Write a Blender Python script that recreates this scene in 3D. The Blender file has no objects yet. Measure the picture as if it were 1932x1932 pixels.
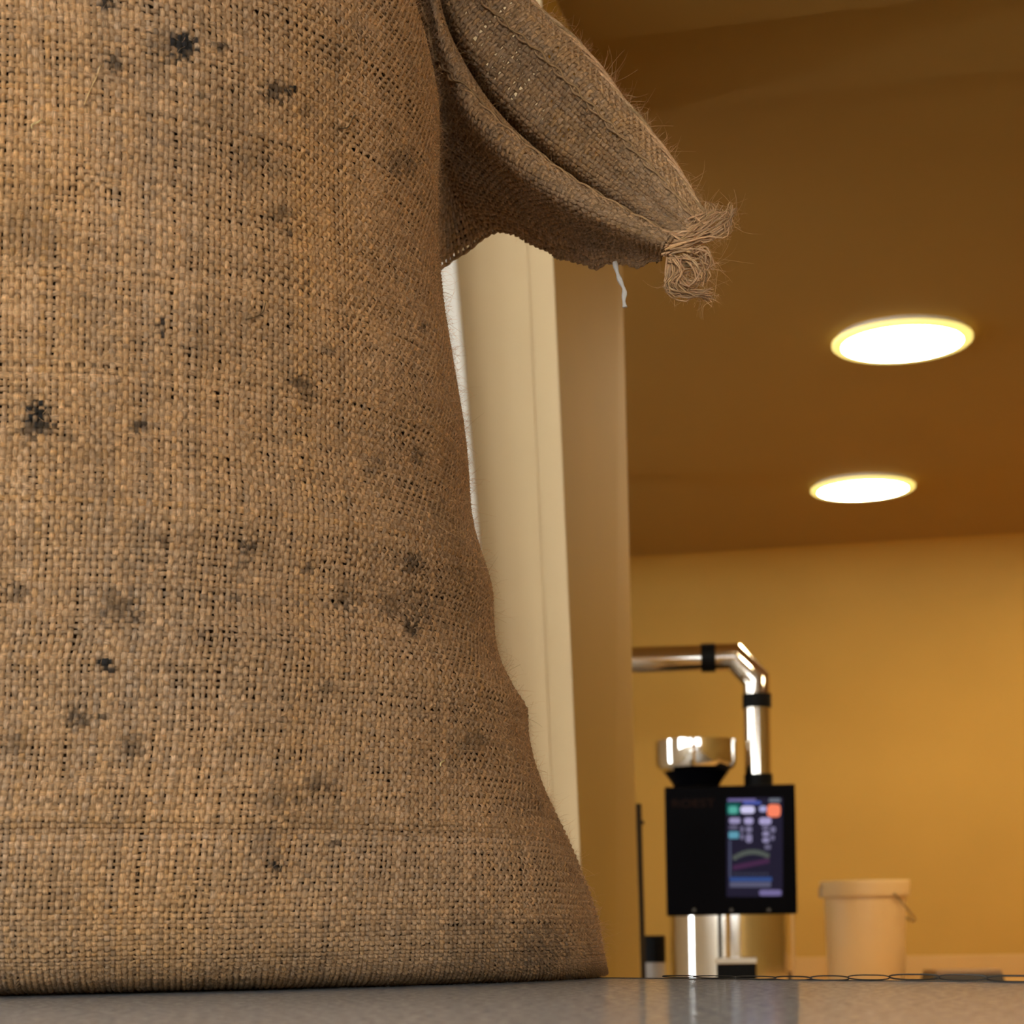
import bpy, bmesh, math, random
import numpy as np
from mathutils import Vector, Matrix

random.seed(7)
rng = np.random.default_rng(11)
scene = bpy.context.scene
C = scene.collection

# ------------------------------------------------------------------ camera
F = 3700.0                      # focal length in pixels of the 1932 frame
YP = 1765.0                     # row of the principal point: level camera with a lens shift
ROLL = 0.018
CR, SR = math.cos(ROLL), math.sin(ROLL)
CAM_H = 0.0207                  # lens just above the worktop (worktop is z = 0)
cam_data = bpy.data.cameras.new('camera')
cam = bpy.data.objects.new('camera', cam_data)
C.objects.link(cam)
cam.location = (0, 0, CAM_H)
cam.rotation_euler = (math.pi / 2, ROLL, 0)
cam_data.shift_y = (YP - 966.0) / 1932.0
cam_data.sensor_width = 36.0
cam_data.sensor_fit = 'HORIZONTAL'
cam_data.lens = 36.0 * F / 1932.0
cam_data.clip_start = 0.01
cam_data.clip_end = 100
cam_data.dof.use_dof = True
cam_data.dof.focus_distance = 0.88
cam_data.dof.aperture_fstop = 26.0
scene.camera = cam

# ------------------------------------------------------------------ world, exposure
world = bpy.data.worlds.new('overcast_sky')
scene.world = world
world.use_nodes = True
wn = world.node_tree
wn.nodes.clear()
wo = wn.nodes.new('ShaderNodeOutputWorld')
wb = wn.nodes.new('ShaderNodeBackground')
wb.inputs['Color'].default_value = (0.90, 0.96, 1.0, 1)
wb.inputs['Strength'].default_value = 10.6
wn.links.new(wb.outputs[0], wo.inputs[0])
vs = scene.view_settings
vs.view_transform = 'Standard'
vs.look = 'None'
vs.exposure = 0.0
vs.gamma = 1.0
vs.use_curve_mapping = False
LAMP_STRENGTH = 72.0
scene.cycles.max_bounces = 5
scene.cycles.diffuse_bounces = 4
scene.cycles.glossy_bounces = 3
scene.cycles.adaptive_threshold = 0.12
scene.cycles.adaptive_min_samples = 16
scene.cycles.caustics_reflective = False

PHI = math.radians(13.0)        # the room is turned against the view
RW = Vector((math.cos(PHI), -math.sin(PHI), 0))
RU = Vector((math.sin(PHI), math.cos(PHI), 0))


def room(w, u, z):
    return RW * w + RU * u + Vector((0, 0, z))


def ray(x, y):
    xl, zl = x - 966.0, YP - y
    return Vector((xl * CR + zl * SR, F, -xl * SR + zl * CR))


def at(x, y, d):
    """point seen at pixel (x, y) at forward distance d metres"""
    r = ray(x, y)
    return Vector((0, 0, CAM_H)) + r * (d / r.y)


def on_z(x, y, z):
    r = ray(x, y)
    return Vector((0, 0, CAM_H)) + r * ((z - CAM_H) / r.z)


def project(P):
    X, Y, Z = P[..., 0], P[..., 1], P[..., 2] - CAM_H
    return 966 + F * (X * CR - Z * SR) / Y, YP - F * (X * SR + Z * CR) / Y


# ------------------------------------------------------------------ materials
def srgb(r, g, b):
    f = lambda c: (c / 255 / 12.92) if c / 255 <= 0.04045 else ((c / 255 + 0.055) / 1.055) ** 2.4
    return (f(r), f(g), f(b), 1.0)


def mat(name, color, rough=0.6, metal=0.0, noise=0.0, scale=8.0, bump=0.0, bscale=60.0, emit=None, estr=0.0,
        spec=0.5, stretch=None, transmission=0.0):
    m = bpy.data.materials.new(name)
    m.use_nodes = True
    nt = m.node_tree
    b = nt.nodes['Principled BSDF']
    b.inputs['Base Color'].default_value = color
    b.inputs['Roughness'].default_value = rough
    b.inputs['Metallic'].default_value = metal
    b.inputs['Specular IOR Level'].default_value = spec
    b.inputs['Transmission Weight'].default_value = transmission
    tc = nt.nodes.new('ShaderNodeTexCoord')
    src = tc.outputs['Object']
    if stretch:
        mp = nt.nodes.new('ShaderNodeMapping')
        mp.inputs['Scale'].default_value = stretch
        nt.links.new(src, mp.inputs['Vector'])
        src = mp.outputs['Vector']
    if noise > 0:
        n = nt.nodes.new('ShaderNodeTexNoise')
        n.inputs['Scale'].default_value = scale
        n.inputs['Detail'].default_value = 5
        nt.links.new(src, n.inputs['Vector'])
        mr = nt.nodes.new('ShaderNodeMapRange')
        mr.inputs['To Min'].default_value = 1 - noise
        mr.inputs['To Max'].default_value = 1 + noise
        nt.links.new(n.outputs['Fac'], mr.inputs['Value'])
        mx = nt.nodes.new('ShaderNodeMix')
        mx.data_type = 'RGBA'
        mx.blend_type = 'MULTIPLY'
        mx.inputs[0].default_value = 1
        mx.inputs[6].default_value = color
        nt.links.new(mr.outputs[0], mx.inputs[7])
        nt.links.new(mx.outputs[2], b.inputs['Base Color'])
    if bump > 0:
        n2 = nt.nodes.new('ShaderNodeTexNoise')
        n2.inputs['Scale'].default_value = bscale
        n2.inputs['Detail'].default_value = 4
        nt.links.new(src, n2.inputs['Vector'])
        bp = nt.nodes.new('ShaderNodeBump')
        bp.inputs['Strength'].default_value = bump
        bp.inputs['Distance'].default_value = 0.002
        nt.links.new(n2.outputs['Fac'], bp.inputs['Height'])
        nt.links.new(bp.outputs[0], b.inputs['Normal'])
    if emit:
        b.inputs['Emission Color'].default_value = emit
        b.inputs['Emission Strength'].default_value = estr
    return m


def jute_material(name, tint=(1, 1, 1)):
    m = bpy.data.materials.new(name)
    m.use_nodes = True
    nt = m.node_tree
    b = nt.nodes['Principled BSDF']
    b.inputs['Roughness'].default_value = 0.85
    b.inputs['Specular IOR Level'].default_value = 0.15
    b.inputs['Sheen Weight'].default_value = 0.05
    b.inputs['Sheen Roughness'].default_value = 0.5
    b.inputs['Sheen Tint'].default_value = (0.9, 0.72, 0.5, 1)
    a = nt.nodes.new('ShaderNodeAttribute')
    a.attribute_name = 'Col'
    t = nt.nodes.new('ShaderNodeAttribute')
    t.attribute_name = 'tuv'
    mp = nt.nodes.new('ShaderNodeMapping')
    mp.inputs['Rotation'].default_value = (0, 0, 0.35)
    mp.inputs['Scale'].default_value = (420, 3000, 1)
    nt.links.new(t.outputs['Vector'], mp.inputs['Vector'])
    n = nt.nodes.new('ShaderNodeTexNoise')
    n.inputs['Scale'].default_value = 1.0
    n.inputs['Detail'].default_value = 4
    nt.links.new(mp.outputs[0], n.inputs['Vector'])
    mr = nt.nodes.new('ShaderNodeMapRange')
    mr.inputs['From Min'].default_value = 0.3
    mr.inputs['From Max'].default_value = 0.7
    mr.inputs['To Min'].default_value = 0.5
    mr.inputs['To Max'].default_value = 1.4
    nt.links.new(n.outputs['Fac'], mr.inputs['Value'])
    mx = nt.nodes.new('ShaderNodeMix')
    mx.data_type = 'RGBA'
    mx.blend_type = 'MULTIPLY'
    mx.inputs[0].default_value = 1
    nt.links.new(a.outputs['Color'], mx.inputs[6])
    nt.links.new(mr.outputs[0], mx.inputs[7])
    mt = nt.nodes.new('ShaderNodeMix')
    mt.data_type = 'RGBA'
    mt.blend_type = 'MULTIPLY'
    mt.inputs[0].default_value = 1
    mt.inputs[7].default_value = (*tint, 1)
    nt.links.new(mx.outputs[2], mt.inputs[6])
    nt.links.new(mt.outputs[2], b.inputs['Base Color'])
    bp = nt.nodes.new('ShaderNodeBump')
    bp.inputs['Strength'].default_value = 0.9
    bp.inputs['Distance'].default_value = 0.0006
    nt.links.new(n.outputs['Fac'], bp.inputs['Height'])
    nt.links.new(bp.outputs[0], b.inputs['Normal'])
    return m


OCHRE = (0.44, 0.250, 0.047, 1)
M = {
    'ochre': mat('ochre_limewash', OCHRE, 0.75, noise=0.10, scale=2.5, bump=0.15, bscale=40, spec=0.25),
    'ochre_lit': mat('ochre_pillar_lit', (0.60, 0.365, 0.06, 1), 0.7, noise=0.10, scale=3.0, bump=0.15, bscale=40, spec=0.25),  # brighter copy of the wall ochre: lamp light painted into the flank colour
    'ochre_shaded': mat('ochre_ceiling_shaded', (0.32, 0.18, 0.04, 1), 0.7, noise=0.06, scale=2.0, bump=0.1, bscale=40, spec=0.25),  # same ochre as the walls, darkened: the ceiling's shade is in the colour
    'cream': mat('cream_plaster', (0.72, 0.54, 0.30, 1), 0.7, noise=0.05, scale=3, spec=0.3),
    'white': mat('white_paint', (0.88, 0.83, 0.72, 1), 0.6, noise=0.03, scale=3),
    'floor': mat('grey_screed', (0.42, 0.38, 0.32, 1), 0.6, noise=0.15, scale=4),
    'counter': mat('tan_worktop', (0.50, 0.30, 0.10, 1), 0.5, noise=0.08, scale=5),
    'upstand': mat('upstand_paint', (0.50, 0.29, 0.085, 1), 0.6, noise=0.08, scale=5),
    'black': mat('black_enamel', (0.002, 0.002, 0.003, 1), 0.5, noise=0.1, scale=20, spec=0.02),
    'blackrub': mat('black_rubber', (0.003, 0.003, 0.003, 1), 0.5, noise=0.1, scale=20, spec=0.08),
    'chrome': mat('polished_steel', (0.80, 0.77, 0.72, 1), 0.07, metal=1.0, noise=0.04, scale=30),
    'glasspipe': mat('polished_duct', (0.72, 0.66, 0.58, 1), 0.12, metal=1.0, noise=0.04, scale=30),
    'plastic': mat('milky_plastic', (0.72, 0.50, 0.23, 1), 0.45, noise=0.03, scale=10),
    'wire': mat('steel_wire', (0.35, 0.28, 0.2, 1), 0.4, metal=0.8, noise=0.05, scale=30),
    'darkgrey': mat('dark_grey_plastic', (0.05, 0.045, 0.035, 1), 0.45, noise=0.1, scale=20),
    'scaletop': mat('brushed_scale_plate', (0.30, 0.2, 0.12, 1), 0.35, metal=0.7, noise=0.1, scale=20),
    'greybox': mat('grey_plastic', (0.34, 0.30, 0.26, 1), 0.5, noise=0.05, scale=20),
    'darkwood': mat('dark_board', (0.025, 0.015, 0.005, 1), 0.6, noise=0.2, scale=15, spec=0.1),
    'thread_white': mat('white_cotton', (0.75, 0.70, 0.62, 1), 0.8, noise=0.1, scale=300, bump=0.4, bscale=900),
    'edge': mat('dark_edging', (0.02, 0.016, 0.012, 1), 0.5, noise=0.2, scale=60),
    'lamp_rim': mat('lamp_rim_acrylic', (0.8, 0.75, 0.4, 1), 0.4, noise=0.02, scale=10, emit=(1.0, 0.80, 0.22, 1), estr=1.0),
    'lamp_disc': mat('lamp_diffuser', (0.9, 0.9, 0.85, 1), 0.4, noise=0.01, scale=10, emit=(1.0, 0.80, 0.50, 1), estr=LAMP_STRENGTH),
    'lamp_body': mat('lamp_housing', (0.55, 0.5, 0.45, 1), 0.5, noise=0.03, scale=10),
    'lettering': mat('dim_lettering', (0.020, 0.011, 0.009, 1), 0.6, noise=0.05, scale=20, spec=0.02),
}


def worktop_material():
    m = bpy.data.materials.new('grey_worktop')
    m.use_nodes = True
    nt = m.node_tree
    b = nt.nodes['Principled BSDF']
    tc = nt.nodes.new('ShaderNodeTexCoord')
    n = nt.nodes.new('ShaderNodeTexNoise')
    n.inputs['Scale'].default_value = 260
    n.inputs['Detail'].default_value = 6
    n.inputs['Roughness'].default_value = 0.7
    nt.links.new(tc.outputs['Object'], n.inputs['Vector'])
    cr = nt.nodes.new('ShaderNodeValToRGB')
    cr.color_ramp.elements[0].position = 0.42
    cr.color_ramp.elements[0].color = (0.45, 0.48, 0.52, 1)
    cr.color_ramp.elements[1].position = 0.62
    cr.color_ramp.elements[1].color = (0.97, 0.98, 1.0, 1)
    nt.links.new(n.outputs['Fac'], cr.inputs['Fac'])
    nt.links.new(cr.outputs[0], b.inputs['Base Color'])
    b.inputs['Roughness'].default_value = 0.6
    b.inputs['Specular IOR Level'].default_value = 0.0
    n2 = nt.nodes.new('ShaderNodeTexNoise')
    n2.inputs['Scale'].default_value = 70
    n2.inputs['Detail'].default_value = 6
    nt.links.new(tc.outputs['Object'], n2.inputs['Vector'])
    bp = nt.nodes.new('ShaderNodeBump')
    bp.inputs['Strength'].default_value = 0.35
    bp.inputs['Distance'].default_value = 0.0008
    nt.links.new(n2.outputs['Fac'], bp.inputs['Height'])
    g = nt.nodes.new('ShaderNodeBsdfGlossy')
    g.inputs['Roughness'].default_value = 0.07
    g.inputs['Color'].default_value = (0.95, 0.95, 0.95, 1)
    nt.links.new(bp.outputs[0], g.inputs['Normal'])
    ms = nt.nodes.new('ShaderNodeMixShader')
    ms.inputs[0].default_value = 0.55
    nt.links.new(b.outputs[0], ms.inputs[1])
    nt.links.new(g.outputs[0], ms.inputs[2])
    nt.links.new(ms.outputs[0], nt.nodes['Material Output'].inputs[0])
    return m


M['worktop'] = worktop_material()
M['jute'] = jute_material('jute_yarn')
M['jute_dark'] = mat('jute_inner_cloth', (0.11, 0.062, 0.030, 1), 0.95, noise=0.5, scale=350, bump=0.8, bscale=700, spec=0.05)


# ------------------------------------------------------------------ helpers
def link(name, mesh, parent=None, material=None, smooth=False):
    o = bpy.data.objects.new(name, mesh)
    C.objects.link(o)
    if material is not None:
        mesh.materials.clear()
        mesh.materials.append(material)
    if smooth:
        mesh.polygons.foreach_set('use_smooth', [True] * len(mesh.polygons))
        mesh.set_sharp_from_angle(angle=math.radians(32))
    if parent is not None:
        o.parent = parent
    return o


def tag(o, label=None, cat=None, group=None, kind=None):
    if label:
        o['label'] = label
    if cat:
        o['category'] = cat
    if group:
        o['group'] = group
    if kind:
        o['kind'] = kind
    return o


def empty(name, loc=(0, 0, 0), rz=0.0):
    o = bpy.data.objects.new(name, None)
    o.empty_display_size = 0.05
    C.objects.link(o)
    o.location = loc
    o.rotation_euler = (0, 0, rz)
    return o


def bm_obj(name, bm, material, parent=None, smooth=False, bevel=0.0, seg=2):
    if bevel > 0:
        bmesh.ops.bevel(bm, geom=list(bm.edges), offset=bevel, segments=seg, affect='EDGES', profile=0.5)
    bmesh.ops.recalc_face_normals(bm, faces=bm.faces)
    me = bpy.data.meshes.new(name)
    bm.to_mesh(me)
    bm.free()
    return link(name, me, parent, material, smooth)


def hexa(bm, pts):
    """box from 8 corners: bottom 4 then top 4, same order"""
    v = [bm.verts.new(p) for p in pts]
    for f in ((0, 3, 2, 1), (4, 5, 6, 7), (0, 1, 5, 4), (1, 2, 6, 5), (2, 3, 7, 6), (3, 0, 4, 7)):
        bm.faces.new([v[i] for i in f])
    return v


def box(bm, x0, x1, y0, y1, z0, z1):
    return hexa(bm, [(x0, y0, z0), (x1, y0, z0), (x1, y1, z0), (x0, y1, z0),
                     (x0, y0, z1), (x1, y0, z1), (x1, y1, z1), (x0, y1, z1)])


def room_box(bm, w0, w1, u0, u1, z0, z1):
    return hexa(bm, [room(w0, u0, z0), room(w1, u0, z0), room(w1, u1, z0), room(w0, u1, z0),
                     room(w0, u0, z1), room(w1, u0, z1), room(w1, u1, z1), room(w0, u1, z1)])


def lathe(bm, prof, seg=48, cx=0, cy=0):
    """prof: list of (r, z); closed where r == 0"""
    rings = []
    for r, z in prof:
        if r <= 1e-6:
            rings.append([bm.verts.new((cx, cy, z))])
        else:
            rings.append([bm.verts.new((cx + r * math.cos(2 * math.pi * k / seg), cy + r * math.sin(2 * math.pi * k / seg), z)) for k in range(seg)])
    for a, b in zip(rings, rings[1:]):
        for k in range(seg):
            k2 = (k + 1) % seg
            if len(a) == 1 and len(b) == 1:
                continue
            if len(a) == 1:
                bm.faces.new((a[0], b[k], b[k2]))
            elif len(b) == 1:
                bm.faces.new((a[k], a[k2], b[0]))
            else:
                bm.faces.new((a[k], a[k2], b[k2], b[k]))


def tube(bm, pts, r, seg=12, closed=False, cap=True):
    pts = [Vector(p) for p in pts]
    n = len(pts)
    rr = r if hasattr(r, '__len__') else [r] * n
    ref = None
    rings = []
    for i in range(n):
        if closed:
            a, b = pts[(i - 1) % n], pts[(i + 1) % n]
        else:
            a, b = pts[max(i - 1, 0)], pts[min(i + 1, n - 1)]
        t = (b - a).normalized()
        if ref is None:
            ref = Vector((0, 0, 1)) if abs(t.z) < 0.9 else Vector((1, 0, 0))
        s = t.cross(ref).normalized()
        ref = s.cross(t).normalized()
        rings.append([bm.verts.new(pts[i] + (s * math.cos(2 * math.pi * k / seg) + ref * math.sin(2 * math.pi * k / seg)) * rr[i]) for k in range(seg)])
    m = n if closed else n - 1
    for i in range(m):
        a, b = rings[i], rings[(i + 1) % n]
        for k in range(seg):
            k2 = (k + 1) % seg
            bm.faces.new((a[k], a[k2], b[k2], b[k]))
    if cap and not closed:
        bm.faces.new(rings[0][::-1])
        bm.faces.new(rings[-1])


def np_mesh(name, V, Q, col=None, tuv=None, smooth=True):
    """mesh from numpy vertices and quads/tris"""
    me = bpy.data.meshes.new(name)
    k = Q.shape[1]
    me.vertices.add(len(V))
    me.vertices.foreach_set('co', np.ascontiguousarray(V, dtype=np.float32).ravel())
    me.loops.add(Q.size)
    me.loops.foreach_set('vertex_index', np.ascontiguousarray(Q, dtype=np.int32).ravel())
    me.polygons.add(len(Q))
    me.polygons.foreach_set('loop_start', np.arange(0, Q.size, k, dtype=np.int32))
    me.polygons.foreach_set('loop_total', np.full(len(Q), k, dtype=np.int32))
    if smooth:
        me.polygons.foreach_set('use_smooth', np.ones(len(Q), dtype=bool))
    me.update(calc_edges=True)
    if col is not None:
        at_ = me.attributes.new('Col', 'FLOAT_COLOR', 'POINT')
        c4 = np.ones((len(V), 4), dtype=np.float32)
        c4[:, :3] = col
        at_.data.foreach_set('color', c4.ravel())
    if tuv is not None:
        at_ = me.attributes.new('tuv', 'FLOAT_VECTOR', 'POINT')
        at_.data.foreach_set('vector', np.ascontiguousarray(tuv, dtype=np.float32).ravel())
    return me


# ------------------------------------------------------------------ the room
FLOOR = -0.90
CEIL = CAM_H + 1.40
W0, W1 = -3.6, 3.4
U0, U1 = -4.2, 0.0
# back wall passes behind the pixel where ceiling and wall meet
pc = on_z(1560, 1045, CEIL)
U1 = pc.dot(RU)

bm = bmesh.new()
room_box(bm, W0 - .2, W1 + .2, U0 - .2, U1 + .2, FLOOR - .1, FLOOR)
tag(bm_obj('floor', bm, M['floor']), kind='structure')

# ceiling in three flush fields with shallow steps between them (lines seen at the top of the picture)
l2a, l2b = on_z(1210, 200, CEIL), on_z(1932, 115, CEIL)
l1a, l1b = on_z(1100, 45, CEIL), on_z(1430, 0, CEIL)
U_L2 = (l2a.dot(RU) + l2b.dot(RU)) / 2
U_L1 = (l1a.dot(RU) + l1b.dot(RU)) / 2
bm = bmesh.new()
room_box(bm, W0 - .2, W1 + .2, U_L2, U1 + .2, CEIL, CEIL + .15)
ceil_obj = tag(bm_obj('ceiling', bm, M['ochre_shaded']), kind='structure')
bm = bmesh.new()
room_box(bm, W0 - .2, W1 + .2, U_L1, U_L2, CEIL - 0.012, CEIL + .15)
bm_obj('ceiling_field', bm, M['ochre_shaded'], ceil_obj)
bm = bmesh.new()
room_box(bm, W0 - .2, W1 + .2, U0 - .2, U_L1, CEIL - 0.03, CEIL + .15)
bm_obj('ceiling_field', bm, M['ochre_shaded'], ceil_obj)

# back wall with a soft cove against the ceiling
bm = bmesh.new()
room_box(bm, W0 - .2, W1 + .2, U1, U1 + .2, FLOOR, CEIL)
wb_ = tag(bm_obj('wall_back', bm, M['ochre']), kind='structure')
bm = bmesh.new()
R_C = 0.18
prev = None
for k in range(9):
    a = math.pi / 2 * k / 8
    u = U1 - R_C + R_C * math.sin(a)
    z = CEIL - R_C + R_C * math.cos(a)
    row = [bm.verts.new(room(W0, u, z - 0.0005)), bm.verts.new(room(W1, u, z - 0.0005))]
    if prev:
        bm.faces.new((prev[0], prev[1], row[1], row[0]))
    prev = row
bm_obj('cove', bm, M['ochre'], wb_, smooth=True)

bm = bmesh.new()
room_box(bm, W1, W1 + .2, U0, U1, FLOOR, CEIL)
tag(bm_obj('wall_right', bm, M['ochre']), kind='structure')


def wall_with_openings(name, axis, fixed0, fixed1, a0, a1, openings, material):
    """axis 'w': wall runs along w at u in fixed; axis 'u': runs along u. openings (a, b, z0, z1)"""
    bm = bmesh.new()

    def blk(p, q, z0, z1):
        if axis == 'w':
            room_box(bm, p, q, fixed0, fixed1, z0, z1)
        else:
            room_box(bm, fixed0, fixed1, p, q, z0, z1)
    cur = a0
    for (p, q, z0, z1) in sorted(openings):
        blk(cur, p, FLOOR, CEIL)
        blk(p, q, FLOOR, z0)
        if z1 < CEIL:
            blk(p, q, z1, CEIL)
        cur = q
    blk(cur, a1, FLOOR, CEIL)
    return tag(bm_obj(name, bm, material), kind='structure')


WIN_FRONT = [(-3.4, -0.2, 0.20, 1.38), (0.1, 2.9, 0.20, 1.38)]
WIN_LEFT = [(-3.2, -0.4, 0.20, 1.38), (0.0, 2.4, 0.20, 1.38), (4.4, 5.0, -0.4, 1.36)]
wall_with_openings('wall_front', 'w', U0 - .2, U0, W0 - .2, W1 + .2, WIN_FRONT, M['white'])
wall_with_openings('wall_left', 'u', W0 - .2, W0, U0, U1, WIN_LEFT, M['white'])


def window(n, axis, p, q, z0, z1):
    bm = bmesh.new()
    t = 0.05
    e = empty('window_%d' % n)
    tag(e, kind='structure')

    def blk(a, b, c, d):
        bm = bmesh.new()
        if axis == 'w':
            room_box(bm, a, b, U0 - .14, U0 - .08, c, d)
        else:
            room_box(bm, W0 - .14, W0 - .08, a, b, c, d)
        bm_obj('frame_bar', bm, M['white'], e)
    blk(p, p + t, z0, z1)
    blk(q - t, q, z0, z1)
    blk(p + t, q - t, z0, z0 + t)
    blk(p + t, q - t, z1 - t, z1)
    if q - p > 2.1:
        blk((p + q) / 2 - t / 2, (p + q) / 2 + t / 2, z0 + t, z1 - t)
    # light portal in the opening: only guides the sampling of the sky
    ld = bpy.data.lights.new('window_portal', 'AREA')
    ld.shape = 'RECTANGLE'
    ld.size, ld.size_y = q - p, z1 - z0
    ld.cycles.is_portal = True
    lo = bpy.data.objects.new('window_portal', ld)
    C.objects.link(lo)
    lo.parent = e
    if axis == 'w':
        lo.location = room((p + q) / 2, U0 - .16, (z0 + z1) / 2)
        d = RU
    else:
        lo.location = room(W0 - .16, (p + q) / 2, (z0 + z1) / 2)
        d = RW
    lo.rotation_euler = d.to_track_quat('-Z', 'Z').to_euler()


wi = 1
for o_ in WIN_FRONT:
    window(wi, 'w', *o_)
    wi += 1
for o_ in WIN_LEFT:
    window(wi, 'u', *o_)
    wi += 1

# pillar: ochre flank receding to the right, cream front, white reveal at its left
def lean_corner(pa, pb, d):
    """points on the edge seen through two pixels at one distance -> x(z)"""
    A, B = at(*pa, d), at(*pb, d)

    def f(z):
        t = (z - A.z) / (B.z - A.z)
        p = A.lerp(B, t)
        return Vector((p.x, d, z))
    return f


near = lean_corner((1045, 490), (1095, 1600), 2.774)
far = lean_corner((1174, 500), (1201, 1600), 3.381)
bm = bmesh.new()
pw = 0.075
def shift(p, k):
    return p - RW * k
zb, zt = FLOOR, CEIL
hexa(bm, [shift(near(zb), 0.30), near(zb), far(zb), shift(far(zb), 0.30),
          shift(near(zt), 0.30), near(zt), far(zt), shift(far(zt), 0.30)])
pil = tag(bm_obj('pillar', bm, M['ochre_lit']), 'ochre plastered pillar with cream front standing behind the burlap sack', kind='structure')
bm = bmesh.new()
f_ = RU * -0.004
def face_strip(k0, k1, off):
    bm = bmesh.new()
    hexa(bm, [shift(near(zb), k1) - RU * off, shift(near(zb), k0) - RU * off, shift(near(zb), k0), shift(near(zb), k1),
              shift(near(zt), k1) - RU * off, shift(near(zt), k0) - RU * off, shift(near(zt), k0), shift(near(zt), k1)])
    return bm
bm_obj('front_panel', face_strip(0.0, 0.036, 0.006), M['cream'], pil)
bm_obj('front_panel', face_strip(0.036, 0.30, 0.0075), M['cream'], pil)
# white window reveal further left, nearer to the daylight
bm = bmesh.new()
rv = lean_corner((868, 560), (905, 1000), 2.73)
hexa(bm, [rv(zb) - Vector((0.30, 0, 0)), rv(zb), rv(zb) + Vector((0, .04, 0)), rv(zb) + Vector((-0.30, .04, 0)),
          rv(zt) - Vector((0.30, 0, 0)), rv(zt), rv(zt) + Vector((0, .04, 0)), rv(zt) + Vector((-0.30, .04, 0))])
tag(bm_obj('trim_1', bm, M['white'], bevel=0.006), kind='structure')

# counter along the back wall with an upstand
COUNTER = CAM_H - 0.18
bm = bmesh.new()
room_box(bm, -0.9, 2.9, 4.55, U1, COUNTER - 0.05, COUNTER)
ct = tag(bm_obj('back_counter', bm, M['counter'], bevel=0.004), 'tan back counter carrying the coffee roaster and the bucket', 'counter')
bm = bmesh.new()
room_box(bm, -0.85, 2.85, 4.70, U1 - .02, FLOOR, COUNTER - 0.05)
bm_obj('cabinet_front', bm, M['ochre'], ct)
bm = bmesh.new()
zu = at(1700, 1803, U1 - 0.5).z
room_box(bm, -0.9, 2.9, U1 - 0.025, U1, COUNTER, CAM_H - 0.10)
bm_obj('upstand', bm, M['upstand'], wb_, bevel=0.004)

# ------------------------------------------------------------------ ceiling lamps
def ceiling_lamp(px_, py_, wpx, label):
    h = 0.022
    c = on_z(px_, py_, CEIL - h)
    r = ray(px_, py_)
    zc = c.y
    R = wpx / 2 * zc / F
    e = empty('ceiling_lamp', (c.x, c.y, CEIL - h))
    tag(e, label, 'lamp', 'round ceiling lamps')
    bm = bmesh.new()
    lathe(bm, [(R * 0.93, 0.012), (R * 0.93, h), (0, h)], 64)
    bm_obj('housing', bm, M['lamp_body'], e)
    bm = bmesh.new()
    lathe(bm, [(R * 0.86, 0.0), (R * 0.97, 0.0), (R, 0.004), (R, 0.010), (R * 0.93, 0.012)], 64)
    bm_obj('rim', bm, M['lamp_rim'], e, smooth=True)
    bm = bmesh.new()
    lathe(bm, [(0, 0.0), (R * 0.86, 0.0)], 64)
    bm_obj('diffuser', bm, M['lamp_disc'], e)
    return c


ceiling_lamp(1702, 650, 262, 'nearer and larger round ceiling lamp glowing white with a yellow rim')
ceiling_lamp(1628, 926, 195, 'farther and smaller round ceiling lamp glowing white with a yellow rim')
# unseen second row of lamps, added for warm light from the right
ceiling_lamp(2560, 640, 262, 'unseen round ceiling lamp of the added second row beyond the right edge of the picture, nearer one')
ceiling_lamp(2300, 920, 195, 'unseen round ceiling lamp of the added second row beyond the right edge of the picture, farther one')

# ------------------------------------------------------------------ worktop the sack stands on
ea, eb = on_z(1200, 1846, 0), on_z(1932, 1854, 0)
TE = (eb - ea).normalized()           # along the far edge, to the right
TN = Vector((-TE.y, TE.x, 0))         # away from the camera
def table_pt(a, n, z=0.0):
    return ea + TE * a + TN * n + Vector((0, 0, z))
table = empty('work_table', (ea.x, ea.y, 0))
tag(table, 'grey glossy work table carrying the burlap coffee sack', 'table')
def table_box(name, a0, a1, n0, n1, z0, z1, material, bevel=0.0):
    bm = bmesh.new()
    hexa(bm, [table_pt(a0, n0, z0), table_pt(a1, n0, z0), table_pt(a1, n1, z0), table_pt(a0, n1, z0),
              table_pt(a0, n0, z1), table_pt(a1, n0, z1), table_pt(a1, n1, z1), table_pt(a0, n1, z1)])
    bmesh.ops.translate(bm, verts=bm.verts, vec=-Vector((ea.x, ea.y, 0)))
    return bm_obj(name, bm, material, table, bevel=bevel)
table_box('tabletop', -1.1, 1.0, -1.25, 0.0, -0.03, 0.0, M['worktop'], 0.0)
for a_, n_ in ((-1.05, -1.2), (0.9, -1.2), (-1.05, -0.1), (0.9, -0.1)):
    table_box('leg', a_, a_ + 0.05, n_, n_ + 0.05, FLOOR, -0.03, M['darkgrey'])
table_box('edge_band', -1.1, 1.0, 0.0, 0.0015, -0.03, 0.0003, M['edge'])
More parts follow.
